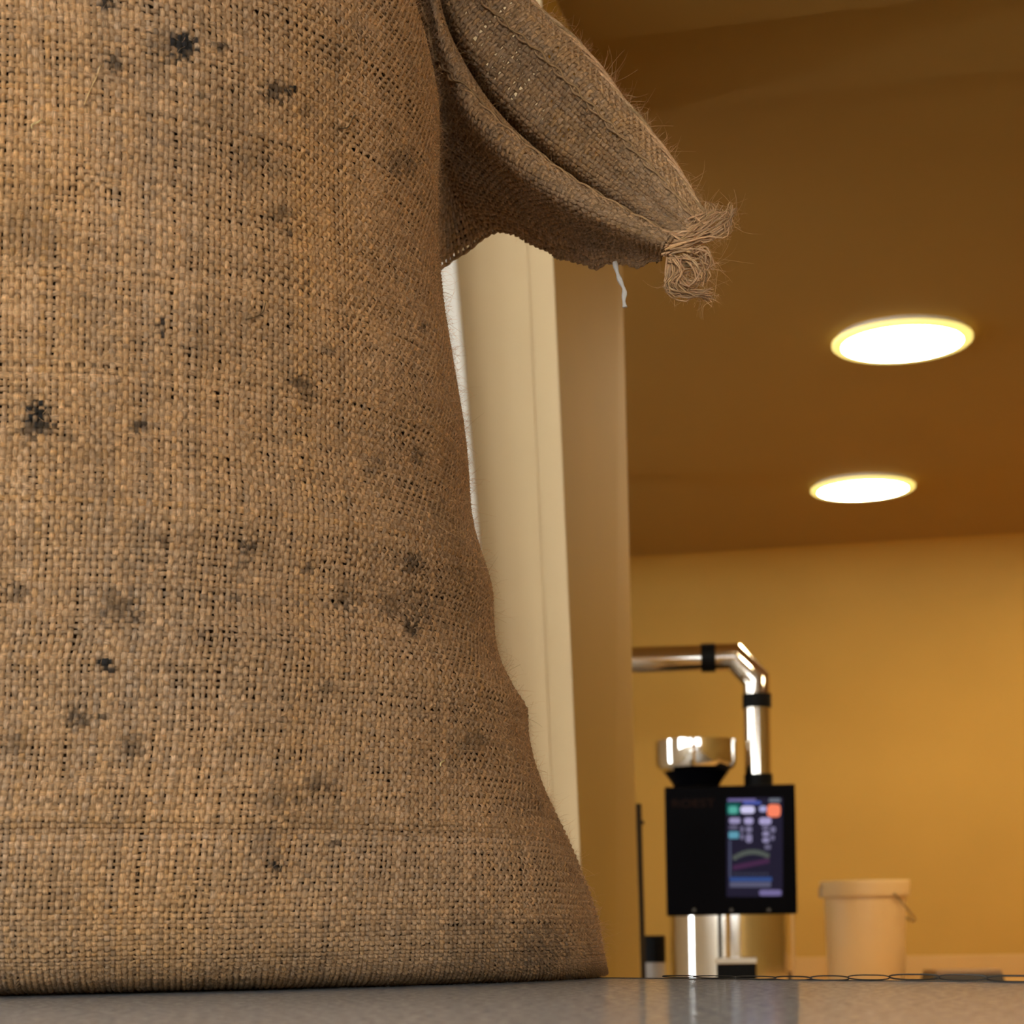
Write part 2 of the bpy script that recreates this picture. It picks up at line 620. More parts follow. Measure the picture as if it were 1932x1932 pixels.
# torn edging: long flat loops standing along the far edge
a_ = 0.02
k = 0
while a_ < 0.42:
    L = 0.020 + 0.008 * random.random() + 0.004 * min(1, a_ * 4)
    hgt = 0.0006 + 0.0016 * min(1.0, a_ / 0.16)
    bm = bmesh.new()
    pts = []
    for q in range(18):
        t = 2 * math.pi * q / 18
        sx = math.copysign(abs(math.cos(t)) ** 0.7, math.cos(t)) * L / 2
        sz = math.sin(t) * hgt / 2
        pts.append(table_pt(a_ + L / 2 + sx, -0.0012 + 0.0004 * math.sin(t * 2 + k), 0.0004 + hgt / 2 + sz + 0.0003 * math.cos(k)) - Vector((ea.x, ea.y, 0)))
    tube(bm, pts, 0.00026 + 0.0001 * random.random(), 5, closed=True)
    bm_obj('edging_loop', bm, M['edge'], table, smooth=True)
    a_ += L * 0.97
    k += 1

# ------------------------------------------------------------------ the burlap sack
SIL = np.array([(640, -420), (690, -300), (715, -200), (730, -100), (752, 0), (772, 60), (800, 140), (820, 215), (823, 260), (819, 340),
                (818, 400), (822, 500), (834, 600), (850, 700), (868, 800), (880, 900), (890, 1000), (906, 1090), (918, 1150),
                (930, 1200), (945, 1260), (962, 1310), (984, 1345), (990, 1385), (1006, 1440), (1030, 1500), (1060, 1560), (1087, 1620),
                (1110, 1680), (1127, 1730), (1135, 1790), (1141, 1825), (1145, 1843), (1145, 1950)], dtype=float)
PITCHW = 0.00250
PITCHC = 0.00226
PSI = math.radians(9)
E1 = np.array([math.cos(PSI), math.sin(PSI)])
E2 = np.array([-math.sin(PSI), math.cos(PSI)])
CB = np.array([-0.225, 0.945])
NSE = 2.5
TH = np.linspace(-math.pi, math.pi, 721)
def sgnpow(v, n):
    return np.sign(v) * np.abs(v) ** (2.0 / n)
F1, F2 = sgnpow(np.cos(TH), NSE), sgnpow(np.sin(TH), NSE)

# vertical profile: (z, front-back half depth)
prof = []
RB = 0.062
for z, b_ in ((.0015, -.085), (.0021, -.072), (.0031, -.058), (.0047, -.045), (.0072, -.034), (.0112, -.025), (.017, -.0175), (.024, -.0115), (.033, -.0065), (.044, -.003), (.054, -.001), (.062, 0.0005)):
    prof.append((z, b_))
for z in np.linspace(RB + 0.004, 0.64, 160):
    top = max(0.0, (z - 0.52) / 0.12)
    prof.append((z, 0.010 * math.sin(math.pi * min(z, 0.53) / 0.53) - 0.195 * top ** 1.8))
prof = np.array(prof)
arc = np.concatenate([[0], np.cumsum(np.hypot(np.diff(prof[:, 0]), np.diff(prof[:, 1])))])
NROW = int(arc[-1] / PITCHW)
NS = 2 * NROW + 1                       # samples: two per crossing
sv = np.linspace(0, arc[-1], NS)
zz = np.interp(sv, arc, prof[:, 0])
bb = 0.232 + np.interp(sv, arc, prof[:, 1])


def contour(a, b, z):
    P = CB[None, :] + a * F1[:, None] * E1[None, :] + b * F2[:, None] * E2[None, :]
    return np.column_stack([P, np.full(len(P), z)])


aa = np.zeros(NS)
for i in range(NS):
    lo, hi = 0.02, 0.5
    for _ in range(22):
        mid = (lo + hi) / 2
        x_, y_ = project(contour(mid, bb[i], zz[i]))
        k = np.argmax(x_)
        tgt = np.interp(y_[k], SIL[:, 1], SIL[:, 0])
        if x_[k] > tgt:
            hi = mid
        else:
            lo = mid
    aa[i] = (lo + hi) / 2
# smooth the very bottom where the cloth tucks under
base = np.stack([contour(aa[i], bb[i], zz[i]) for i in range(NS)])      # NS x 721 x 3
ANCH = int(np.argmin(np.abs(TH - math.radians(-103))))
ARC_L, ARC_R = -0.075, 0.47
NCOL = int((ARC_R - ARC_L) / PITCHC)
NC2 = 2 * NCOL + 1
su = np.linspace(ARC_L, ARC_R, NC2)
S = np.zeros((NS, NC2, 3))
for i in range(NS):
    seg = np.hypot(np.diff(base[i, :, 0]), np.diff(base[i, :, 1]))
    ca = np.concatenate([[0], np.cumsum(seg)])
    ca -= ca[ANCH]
    for c_ in range(3):
        S[i, :, c_] = np.interp(su, ca, base[i, :, c_])


def normals(G):
    du = np.gradient(G, axis=1)
    dv = np.gradient(G, axis=0)
    n = np.cross(du, dv)
    n /= np.linalg.norm(n, axis=2, keepdims=True) + 1e-12
    return n


def smooth_noise(shape, cells, seed):
    """bicubic-ish value noise on a grid"""
    r = np.random.default_rng(seed)
    gy, gx = cells
    g = r.standard_normal((gy + 3, gx + 3))
    yy = np.linspace(0, gy, shape[0])
    xx = np.linspace(0, gx, shape[1])
    iy, ix = np.minimum(yy.astype(int), gy), np.minimum(xx.astype(int), gx)
    fy, fx = yy - iy, xx - ix
    fy, fx = fy * fy * (3 - 2 * fy), fx * fx * (3 - 2 * fx)
    a = g[np.ix_(iy, ix)]
    b = g[np.ix_(iy, ix + 1)]
    c = g[np.ix_(iy + 1, ix)]
    d = g[np.ix_(iy + 1, ix + 1)]
    return (a * (1 - fx) + b * fx) * (1 - fy)[:, None] + (c * (1 - fx) + d * fx) * fy[:, None]


N0 = normals(S)
fade = np.clip((zz - 0.004) / 0.03, 0, 1)[:, None]
bump_ = smooth_noise((NS, NC2), (9, 6), 3) * 0.0011 + smooth_noise((NS, NC2), (22, 16), 5) * 0.00055
# a slack ridge across the front a little below half height
rows_y = np.array([project(S[i, NC2 // 3])[1] for i in range(NS)])
bump_ += (0.0022 * np.exp(-((rows_y - 950) / 70) ** 2) - 0.0016 * np.exp(-((rows_y - 760) / 90) ** 2)
          + 0.0014 * np.exp(-((rows_y - 1230) / 60) ** 2) - 0.0012 * np.exp(-((rows_y - 1100) / 60) ** 2))[:, None] * (1 + 0.25 * smooth_noise((NS, NC2), (1, 7), 9))
S = S + N0 * (bump_ * fade)[..., None]
N0 = normals(S)
if N0[NS // 2, NC2 // 2, 1] > 0:
    N0 = -N0

JUTE = np.array([0.60, 0.368, 0.186])
STAINS = [(345, 90, 24, .85), (325, 85, 40, .35), (418, 88, 12, .6), (520, 172, 22, .55), (550, 170, 8, .8), (575, 210, 12, .3), (215, 118, 14, .6), (200, 8, 14, .7),
          (310, 120, 10, .4), (640, 240, 8, .3), (525, 405, 18, .4), (545, 440, 10, .5), (760, 305, 26, .35), (480, 300, 40, .22), (70, 780, 22, .85), (60, 805, 26, .55), (85, 808, 16, .7),
          (262, 805, 14, .6), (305, 610, 9, .7), (302, 632, 8, .7), (570, 722, 20, .55), (580, 745, 20, .35), (128, 822, 12, .35), (470, 1032, 18, .55), (458, 1062, 10, .5),
          (583, 1072, 10, .55), (776, 1062, 18, .55), (786, 1140, 30, .35), (775, 1185, 16, .6), (655, 1128, 26, .35), (735, 1140, 26, .35), (225, 1150, 34, .4), (255, 1165, 12, .5),
          (198, 1250, 13, .85), (207, 1262, 9, .7), (445, 1132, 9, .5), (150, 1352, 20, .5), (190, 1354, 10, .6), (250, 1408, 22, .35), (30, 1400, 26, .3), (600, 1478, 22, .45), (530, 1510, 40, .25),
          (525, 1632, 11, .8), (632, 1590, 9, .5), (500, 1600, 40, .2), (895, 1400, 24, .3), (1000, 1520, 26, .25), (620, 1300, 14, .3), (785, 860, 16, .35), (710, 880, 18, .25),
          (30, 1120, 20, .3), (380, 640, 60, .15), (420, 230, 50, .15), (650, 90, 40, .15), (310, 1020, 9, .5), (1010, 1790, 50, .35), (900, 1790, 70, .25), (60, 450, 60, .18), (620, 660, 12, .4), (800, 618, 8, .5)]


def stain_field(P, seed):
    """shade per vertex from printed/soiled spots on the cloth"""
    x_, y_ = project(P)
    sh = np.zeros(x_.shape)
    hs = np.sin(P[..., 0] * 5200 + 3 * np.sin(P[..., 2] * 4100)) * np.sin(P[..., 2] * 4700 + 2.1 * np.sin(P[..., 0] * 3300))
    for (cx, cy, r, k) in STAINS:
        m = (np.abs(x_ - cx) < 2.2 * r) & (np.abs(y_ - cy) < 2.2 * r)
        if not m.any():
            continue
        d = np.hypot(x_[m] - cx, (y_[m] - cy) * 1.1) / r
        v = np.clip((1.15 - d + 0.75 * hs[m]) * 2.0, 0, 1) * k
        sh[m] = np.maximum(sh[m], np.minimum(v * 1.5, min(0.985, k * 1.3)))
    return sh


def weave(name, G, Nn, pitch_r, pitch_c, amp_c=0.38, amp_r=0.24, wc=(0.40, 0.56), wr=(0.32, 0.47), half=True, seed=1, stains=True, tint=1.0, tone_seed=50, parent=None, lift=0.0):
    """threads of a plain weave laid over grid G (two samples per crossing in both directions)"""
    r = np.random.default_rng(seed)
    ns, nc, _ = G.shape
    pitch = (pitch_r + pitch_c) / 2
    K = 5 if half else 6
    if half:
        ang = np.radians(np.linspace(-82, 82, K))
    else:
        ang = np.linspace(0, 2 * math.pi, K, endpoint=False)
    tone = smooth_noise((ns, nc), (7, 6), tone_seed) * 0.055 + smooth_noise((ns, nc), (26, 22), tone_seed + 1) * 0.05
    warm = smooth_noise((ns, nc), (9, 8), tone_seed + 2) * 0.05
    du = np.gradient(G, axis=1)
    du /= np.linalg.norm(du, axis=2, keepdims=True) + 1e-12
    dv = np.gradient(G, axis=0)
    dv /= np.linalg.norm(dv, axis=2, keepdims=True) + 1e-12
    Vs, Qs, Cs, Ts = [], [], [], []
    off = 0
    for dirn in (0, 1):
        if dirn == 0:      # threads running along axis 0 (upright)
            lines = np.arange(0, nc, 2)
            P = G[:, lines].transpose(1, 0, 2)
            N_ = Nn[:, lines].transpose(1, 0, 2)
            L_ = du[:, lines].transpose(1, 0, 2)
            A_ = dv[:, lines].transpose(1, 0, 2)
            tn, wm = tone[:, lines].T, warm[:, lines].T
            amp, wr_, n, ph = amp_c * pitch, wc, ns, 0
        else:
            lines = np.arange(0, ns, 2)
            P, N_, L_, A_ = G[lines], Nn[lines], dv[lines], du[lines]
            tn, wm = tone[lines], warm[lines]
            amp, wr_, n, ph = amp_r * pitch, wr, nc, 1
        T = len(lines)
        pw_ = pitch_c if dirn == 0 else pitch_r
        idx = np.arange(n)
        j = np.arange(T)
        cross = ((idx[None, :] // 2 + j[:, None] + ph) % 2) * 2 - 1
        hgt = np.where(idx[None, :] % 2 == 0, cross, 0) * amp
        jit = smooth_noise((T, n), (max(T // 2, 2), max(n // 14, 2)), seed * 7 + dirn) * 0.14 * pitch + r.standard_normal((T, 1)) * 0.10 * pitch
        w = r.uniform(wr_[0], wr_[1], (T, 1)) * (1 + 0.18 * smooth_noise((T, n), (max(T - 2, 2), max(n // 5, 2)), seed * 7 + 3 + dirn))
        w = np.clip(w, 0.24, 0.62) * pw_
        # thin places where the cloth opens up
        h = 0.30 * pitch * np.ones_like(w)
        ctr = P + N_ * (hgt + lift + r.standard_normal((T, n)) * 0.03 * pitch)[..., None] + L_ * jit[..., None]
        ring = ctr[:, :, None, :] + L_[:, :, None, :] * (w[..., None] * np.sin(ang))[..., None] + N_[:, :, None, :] * (h[..., None] * np.cos(ang))[..., None]
        V = ring.reshape(-1, 3)
        thread_tone = r.standard_normal((T, 1)) * 0.07
        hue = r.standard_normal((T, 1)) * 0.045
        br = np.clip(1 + tn + thread_tone + 0.14 * r.standard_normal((T, n)) + 0.06 * cross * (idx[None, :] % 2 == 0), 0.45, 1.6)  # over-crossings lighter, under-crossings darker: weave shade put into the colour
        hw = hue + wm + 0.04 * r.standard_normal((T, n))
        col = JUTE[None, None, :] * tint * br[..., None]
        col = col * np.stack([1 + 0.5 * hw, np.ones_like(hw), 1 - 1.1 * hw], axis=-1)
        if stains:
            st = stain_field(ctr, seed)[..., None]
            col = col * (1 - st * np.array([0.97, 0.95, 0.90])) + st * 0.002
        col = np.repeat(col[:, :, None, :], K, axis=2).reshape(-1, 3)
        dl = np.linalg.norm(np.diff(P, axis=1), axis=2)
        ln = np.concatenate([np.zeros((T, 1)), np.cumsum(dl, axis=1)], axis=1) + j[:, None] * 0.37
        tu = np.zeros((T, n, K, 3))
        tu[..., 0] = ln[:, :, None]
        tu[..., 1] = (np.arange(K) / K * 0.005)[None, None, :] + (j * 0.031)[:, None, None]
        ii = (np.arange(T)[:, None, None] * n + np.arange(n - 1)[None, :, None]) * K
        if half:
            kk = np.arange(K - 1)[None, None, :]
            k2 = kk + 1
        else:
            kk = np.arange(K)[None, None, :]
            k2 = (kk + 1) % K
        q = np.stack([ii + kk, ii + k2, ii + K + k2, ii + K + kk], axis=-1).reshape(-1, 4) + off
        Vs.append(V)
        Qs.append(q)
        Cs.append(col)
        Ts.append(tu.reshape(-1, 3))
        off += len(V)
    me = np_mesh(name, np.concatenate(Vs), np.concatenate(Qs), np.concatenate(Cs), np.concatenate(Ts))
    return link(name, me, parent, M['jute'])


sack = empty('coffee_sack', (float(CB[0]), float(CB[1]), 0))
sack_off = Vector((float(CB[0]), float(CB[1]), 0))
tag(sack, 'large brown burlap coffee sack with soot spots and a drooping frayed corner', 'sack')


def to_sack(o):
    """parent an object built in world coordinates to the sack"""
    o.parent = sack
    o.matrix_parent_inverse = Matrix.Translation(-sack_off)
    return o


# inner cloth (closed body a little inside the weave)
INS = 0.0024
ring_i = list(range(0, NS, 8)) + [NS - 1]
thi = np.arange(0, 720, 8)
body = base[ring_i][:, thi].copy()
ctr_xy = np.array([CB[0], CB[1]])
d = body[..., :2] - ctr_xy
ln = np.linalg.norm(d, axis=2, keepdims=True)
body[..., :2] = ctr_xy + d * (1 - (INS + 0.002) / ln)
nb, mb = body.shape[:2]
Vb = body.reshape(-1, 3)
qi = []
for i in range(nb - 1):
    for k in range(mb):
        k2 = (k + 1) % mb
        qi.append((i * mb + k, i * mb + k2, (i + 1) * mb + k2, (i + 1) * mb + k))
Vb = np.vstack([Vb, [[CB[0], CB[1], 0.0015]], [[CB[0], CB[1], float(zz[-1])]]])
me = bpy.data.meshes.new('inner_cloth')
faces = [tuple(q) for q in qi]
for k in range(mb):
    k2 = (k + 1) % mb
    faces.append((k2, k, nb * mb))
    faces.append(((nb - 1) * mb + k, (nb - 1) * mb + k2, nb * mb + 1))
me.from_pydata([tuple(v) for v in Vb], [], faces)
to_sack(link('inner_cloth', me, None, M['jute_dark'], True))

# the part of the cloth away from the photograph: plain coarse cloth over the rest of the girth
M['jute_plain'] = mat('jute_cloth_far_side', (0.50, 0.31, 0.155, 1), 0.9, noise=0.35, scale=380, bump=0.9, bscale=420, spec=0.1)
ca_ref = []
bm = bmesh.new()
prevrow = None
for i in ring_i:
    seg = np.hypot(np.diff(base[i, :, 0]), np.diff(base[i, :, 1]))
    ca = np.concatenate([[0], np.cumsum(seg)])
    tot = ca[-1]
    ca = ca - ca[ANCH]
    s_ = np.linspace(ARC_R - 0.002, ARC_L + 0.002 + tot, 70)
    row = []
    cc = np.concatenate([ca, ca[1:] + tot])
    for s1 in s_:
        p = [np.interp(s1, cc, np.concatenate([base[i, :, c_], base[i, 1:, c_]])) for c_ in range(3)]
        row.append(bm.verts.new(p))
    if prevrow:
        for k in range(69):
            bm.faces.new((prevrow[k], prevrow[k + 1], row[k + 1], row[k]))
    prevrow = row
to_sack(bm_obj('rear_cloth', bm, M['jute_plain'], None, True))

tag(to_sack(weave('woven_front', S, N0, PITCHW, PITCHC, seed=21, half=True)), kind='stuff')

# ------------------------------------------------------------------ drooping sewn corner of the sack
EAR = {  # pixel x, y, forward distance, from the neck to the tip
    0: [(820, -250, 1.02), (905, -120, 1.005), (1000, 0, .99), (1092, 92, .975), (1187, 205, .96), (1272, 320, .945), (1338, 418, .932)],
    1: [(800, -230, 1.01), (880, -110, .995), (968, 10, .98), (1058, 104, .965), (1152, 222, .95), (1240, 335, .938), (1318, 428, .930)],
    2: [(770, -190, 1.02), (855, -90, 1.005), (912, 40, .990), (1000, 145, .978), (1105, 258, .962), (1200, 360, .948), (1298, 436, .932)],
    3: [(735, -130, 1.03), (822, -62, 1.015), (866, 58, 1.00), (946, 182, .988), (1070, 300, .972), (1180, 382, .955), (1280, 442, .935)],
    4: [(722, -110, 1.07), (808, -40, 1.055), (850, 80, 1.04), (928, 204, 1.02), (1050, 322, 1.00), (1164, 394, .972), (1268, 448, .940)],
    5: [(715, -90, 1.02), (806, -40, 0.995), (845, 72, .972), (918, 200, .955), (1036, 312, .940), (1154, 388, .930), (1264, 447, .924)],
    6: [(705, -40, 1.02), (797, -10, 0.995), (836, 118, .972), (894, 240, .955), (992, 335, .940), (1120, 410, .930), (1252, 462, .924)],
    7: [(700, 60, 1.05), (790, 60, 1.045), (822, 240, 1.05), (868, 345, 1.045), (960, 392, 1.02), (1095, 448, .975), (1246, 480, .936)],
    8: [(700, 260, 1.08), (770, 330, 1.08), (806, 500, 1.085), (872, 478, 1.085), (948, 436, 1.062), (1085, 494, 1.0), (1243, 496, .942)],
}


def cubic_resample(ctrl, n):
    """natural-looking Catmull-Rom resample, evenly spaced by arc length"""
    P = np.array(ctrl, dtype=float)
    Pp = np.vstack([2 * P[0] - P[1], P, 2 * P[-1] - P[-2]])
    out = []
    for i in range(len(P) - 1):
        a, b, c, d_ = Pp[i], Pp[i + 1], Pp[i + 2], Pp[i + 3]
        t = np.linspace(0, 1, 24, endpoint=False)[:, None]
        out.append(0.5 * (2 * b + (c - a) * t + (2 * a - 5 * b + 4 * c - d_) * t ** 2 + (3 * b - a - 3 * c + d_) * t ** 3))
    out = np.vstack(out + [P[-1:]])
    s = np.concatenate([[0], np.cumsum(np.linalg.norm(np.diff(out, axis=0), axis=1))])
    q = np.linspace(0, s[-1], n)
    return np.stack([np.interp(q, s, out[:, k]) for k in range(out.shape[1])], axis=1)


EP = 0.0027
def path_len(P):
    P = np.asarray(P, dtype=float)
    return np.linalg.norm(np.diff(P, axis=0), axis=1).sum()
EP3 = [[tuple(at(*p)) for p in EAR[k]] for k in range(9)]
NL = 2 * int(np.mean([path_len(p) for p in EP3]) / EP) + 1
curves = [cubic_resample(p, NL) for p in EP3]
cs = np.stack(curves, axis=1)                    # NL x 8 x 3
NX = 2 * int(path_len(cs[NL // 2]) * 0.9 / EP) + 1
G_e = np.stack([cubic_resample(cs[i], NX) for i in range(NL)])    # along s x across
# pull samples toward arc-even spacing but keep creases: fine as is
G_e = G_e + smooth_noise((NL, NX), (14, 10), 77)[..., None] * np.array([0, 0.0006, 0.0003])
# wavy lower border
tb = np.linspace(0, 1, NL)
wav = (np.sin(tb * 52) * 0.0011 + np.sin(tb * 97 + 1) * 0.0006) * np.clip(tb * 3 - 1.4, 0, 1)
fall = np.clip((np.linspace(0, 1, NX) - 0.86) / 0.14, 0, 1)
G_e[..., 2] += wav[:, None] * fall[None, :]
N_e = normals(G_e)
if (N_e * (G_e - np.array([0, 0, CAM_H]))).sum(axis=2).mean() > 0:
    N_e = -N_e
flap = to_sack(weave('corner_flap', G_e, N_e, EP, EP, amp_c=0.25, amp_r=0.22, wc=(0.40, 0.53), wr=(0.40, 0.53), half=False, seed=33, stains=False, tint=0.76, tone_seed=80))  # tint darkens the same cloth: the flap's shade is painted into its yarn
flap['kind'] = 'stuff'
# lining behind the lower half of the flap (second layer of cloth), from crease to border
half_i = int(NX * 0.30)
bm = bmesh.new()
prevrow = None
for i in range(0, NL, 3):
    row = []
    for k in range(half_i, NX, 3):
        p = G_e[i, k] - N_e[i, k] * 0.0035
        row.append(bm.verts.new(p))
    if prevrow:
        for k in range(len(row) - 1):
            bm.faces.new((prevrow[k], prevrow[k + 1], row[k + 1], row[k]))
    prevrow = row
o = bm_obj('flap_lining', bm, M['jute_dark'], None, True)
to_sack(o)


def yarn_mesh(name, paths, radii, material, tint=1.0, seg=6, seed=5, twist=True):
    """round yarns along paths, one joined mesh with yarn colour attributes"""
    r = np.random.default_rng(seed)
    Vs, Qs, Cs, Ts = [], [], [], []
    off = 0
    for pth, rad in zip(paths, radii):
        P = np.asarray(pth, dtype=float)
        n = len(P)
        t = np.gradient(P, axis=0)
        t /= np.linalg.norm(t, axis=1, keepdims=True) + 1e-12
        ref = np.array([0.3, -0.8, 0.52])
        s = np.cross(t, ref)
        s /= np.linalg.norm(s, axis=1, keepdims=True) + 1e-9
        u = np.cross(s, t)
        rr = rad if np.ndim(rad) else np.full(n, rad)
        a = np.linspace(0, 2 * math.pi, seg, endpoint=False)
        V = P[:, None, :] + (s[:, None, :] * np.cos(a)[None, :, None] + u[:, None, :] * np.sin(a)[None, :, None]) * np.asarray(rr)[:, None, None]
        c = JUTE * tint * (1 + 0.16 * r.standard_normal()) * np.array([1 + 0.03 * r.standard_normal(), 1, 1 + 0.06 * r.standard_normal()])
        c = np.clip(c, 0.02, 1)
        col = c[None, None, :] * (1 + 0.08 * r.standard_normal((n, seg, 1)))
        tu = np.zeros((n, seg, 3))
        tu[..., 0] = np.concatenate([[0], np.cumsum(np.linalg.norm(np.diff(P, axis=0), axis=1))])[:, None] + r.random() * 9
        tu[..., 1] = (a / (2 * math.pi) * 0.005)[None, :]
        i = (np.arange(n - 1)[:, None]) * seg
        k = np.arange(seg)[None, :]
        k2 = (k + 1) % seg
        q = np.stack([i + k, i + k2, i + seg + k2, i + seg + k], axis=-1).reshape(-1, 4) + off
        Vs.append(V.reshape(-1, 3))
        Qs.append(q)
        Cs.append(col.reshape(-1, 3))
        Ts.append(tu.reshape(-1, 3))
        off += n * seg
    me = np_mesh(name, np.concatenate(Vs), np.concatenate(Qs), np.concatenate(Cs), np.concatenate(Ts))
    return link(name, me, None, material)


# hem rolled along the upper border, and the sewing twine running beside it and along the fold
hem_paths = []
eb0 = G_e[:, 0]
nb0 = N_e[:, 0]
for k in range(7):
    a = 2 * math.pi * k / 7
    ph = np.linspace(0, 26, NL) + a
    hem_paths.append(eb0 + nb0 * (0.0012 * np.cos(ph))[:, None] + np.array([0.6, 0, 0.8])[None, :] * (0.0012 * np.sin(ph) + 0.0008 * np.sin(ph * .13 + k))[:, None])
hem = to_sack(yarn_mesh('rolled_hem', hem_paths, [0.00085] * 7, M['jute'], 1.02, 6, 8))
k_h = int(NX * 0.085)
st = []
for lane in (0, 1):
    tt = np.arange(NL)
    lat = np.sin(tt * 0.55 + lane * math.pi) * 0.0007
    dirl = G_e[:, k_h + 2] - G_e[:, k_h]
    dirl /= np.linalg.norm(dirl, axis=1, keepdims=True)
    st.append(G_e[:, k_h] + N_e[:, k_h] * (0.0014 + 0.0006 * np.sin(tt * 0.55 + lane * 2))[:, None] + dirl * (lat + lane * 0.0012)[:, None])
to_sack(yarn_mesh('hem_stitching', st, [0.0006] * 2, M['jute'], 0.85, 6, 9))
k_f = int(NX * 0.57)
st = []
for lane in (0, 1):
    tt = np.arange(NL)
    dirl = G_e[:, k_f + 2] - G_e[:, k_f]
    dirl /= np.linalg.norm(dirl, axis=1, keepdims=True)
    st.append(G_e[:, k_f] + N_e[:, k_f] * (0.0013 + 0.0006 * np.sin(tt * 0.5 + lane * 2))[:, None] + dirl * (np.sin(tt * 0.5 + lane * math.pi) * 0.0006 + lane * 0.0018)[:, None])
to_sack(yarn_mesh('fold_stitching', st, [0.00055] * 2, M['jute'], 0.85, 6, 10))

# frayed tip: untwisted yarns
def fray_path(pix, d, n=14, wob=1.5, seed=0):
    r = np.random.default_rng(seed)
    pts = [np.array(at(x + r.normal() * wob, y + r.normal() * wob, d + r.normal() * 0.002)) for x, y in pix]
    return cubic_resample(pts, n)


FRAY = [
    ([(1255, 450), (1290, 445), (1318, 428), (1345, 412), (1366, 400)], 10, .979, 5),
    ([(1265, 452), (1300, 452), (1335, 440), (1362, 425), (1378, 412), (1382, 395)], 9, .977, 5),
    ([(1262, 470), (1300, 458), (1335, 450), (1360, 440), (1376, 425), (1374, 408)], 9, .976, 4),
    ([(1310, 420), (1330, 410), (1342, 400), (1350, 392)], 7, .982, 5),
    ([(1255, 478), (1285, 470), (1312, 478), (1330, 495), (1346, 505)], 7, .978, 4),
    ([(1262, 485), (1290, 492), (1318, 500), (1335, 515), (1322, 530), (1310, 520)], 7, .976, 4),
    ([(1262, 492), (1266, 515), (1260, 535), (1268, 550), (1295, 558), (1325, 556), (1342, 562)], 10, .977, 4),
    ([(1275, 490), (1285, 510), (1270, 530), (1285, 545), (1310, 550), (1335, 548)], 9, .975, 4),
    ([(1290, 485), (1312, 500), (1318, 520), (1305, 535), (1285, 530), (1290, 515), (1305, 512)], 8, .974, 4),
    ([(1300, 470), (1325, 475), (1342, 490), (1340, 505)], 6, .976, 4),
]
paths, radii = [], []
sd = 100
for pix, n_, d_, wob in FRAY:
    for k in range(int(n_ * 1.7)):
        p = fray_path(pix, d_ - 0.052, 14, wob * 1.25, sd)
        rad = 0.0006 * (0.6 + 0.6 * random.random())
        paths.append(p)
        radii.append(np.linspace(rad, rad * 0.35, 14))
        sd += 1
tuft = to_sack(yarn_mesh('frayed_tip', paths, radii, M['jute'], 1.3, 5, 12))

# fine fibres sticking out of the cloth
def fibres(name, P, Nn, Tn, lens, rad, seed, tint=1.25, curl=0.5):
    r = np.random.default_rng(seed)
    n = len(P)
    d0 = Nn * r.uniform(0.25, 1.0, (n, 1)) + Tn * r.standard_normal((n, 1)) * 0.8 + r.standard_normal((n, 3)) * 0.45
    d0 /= np.linalg.norm(d0, axis=1, keepdims=True)
    cv = r.standard_normal((n, 3)) * curl
    SEG = 4
    pts = [P]
    d_ = d0
    for k in range(SEG):
        pts.append(pts[-1] + d_ * (lens / SEG)[:, None])
        d_ = d_ + cv * 0.6
        d_ = d_ / np.linalg.norm(d_, axis=1, keepdims=True)
    pts = np.stack(pts, axis=1)                  # n x 5 x 3
    s = np.cross(d0, r.standard_normal((n, 3)))
    s /= np.linalg.norm(s, axis=1, keepdims=True)
    u = np.cross(d0, s)
    K = 3
    a = np.linspace(0, 2 * math.pi, K, endpoint=False)
    rr = np.linspace(1.0, 0.45, SEG + 1)
    V = pts[:, :, None, :] + (s[:, None, None, :] * np.cos(a)[None, None, :, None] + u[:, None, None, :] * np.sin(a)[None, None, :, None]) * (rad[:, None] * rr[None, :])[:, :, None, None]
    col = np.broadcast_to((JUTE * tint * (1 + 0.2 * r.standard_normal((n, 1))))[:, None, None, :], V.shape)
    i = (np.arange(n)[:, None, None] * (SEG + 1) + np.arange(SEG)[None, :, None]) * K
    k = np.arange(K)[None, None, :]
    k2 = (k + 1) % K
    q = np.stack([i + k, i + k2, i + K + k2, i + K + k], axis=-1).reshape(-1, 4)
    Vf = V.reshape(-1, 3)
    Vf[:, 2] = np.maximum(Vf[:, 2], 0.0006)
    me = np_mesh(name, Vf, q, np.clip(col.reshape(-1, 3), 0.01, 1), np.zeros_like(Vf))
    o = link(name, me, None, M['jute'])
    o['kind'] = 'stuff'
    return to_sack(o)


xs_, ys_ = project(S)
vis = (xs_ > -150) & (ys_ > -80)
cand = np.argwhere(vis)
pick = cand[rng.integers(0, len(cand), 15000)]
Pf, Nf = S[pick[:, 0], pick[:, 1]], N0[pick[:, 0], pick[:, 1]]
Tf = np.gradient(S, axis=0)[pick[:, 0], pick[:, 1]]
Tf /= np.linalg.norm(Tf, axis=1, keepdims=True)
ok = Pf[:, 2] > 0.004
Pf, Nf, Tf = Pf[ok], Nf[ok], Tf[ok]
lens = rng.gamma(2.2, 0.0016, len(Pf)) + 0.0015
long_ = rng.random(len(Pf)) < 0.006
lens[long_] += rng.uniform(0.006, 0.016, long_.sum())
room_up = np.clip(Pf[:, 2] / 0.02, 0.15, 1)
fibres('cloth_fuzz', Pf + Nf * 0.0006, Nf, Tf, lens * room_up, rng.uniform(0.00004, 0.000085, len(Pf)), 61)
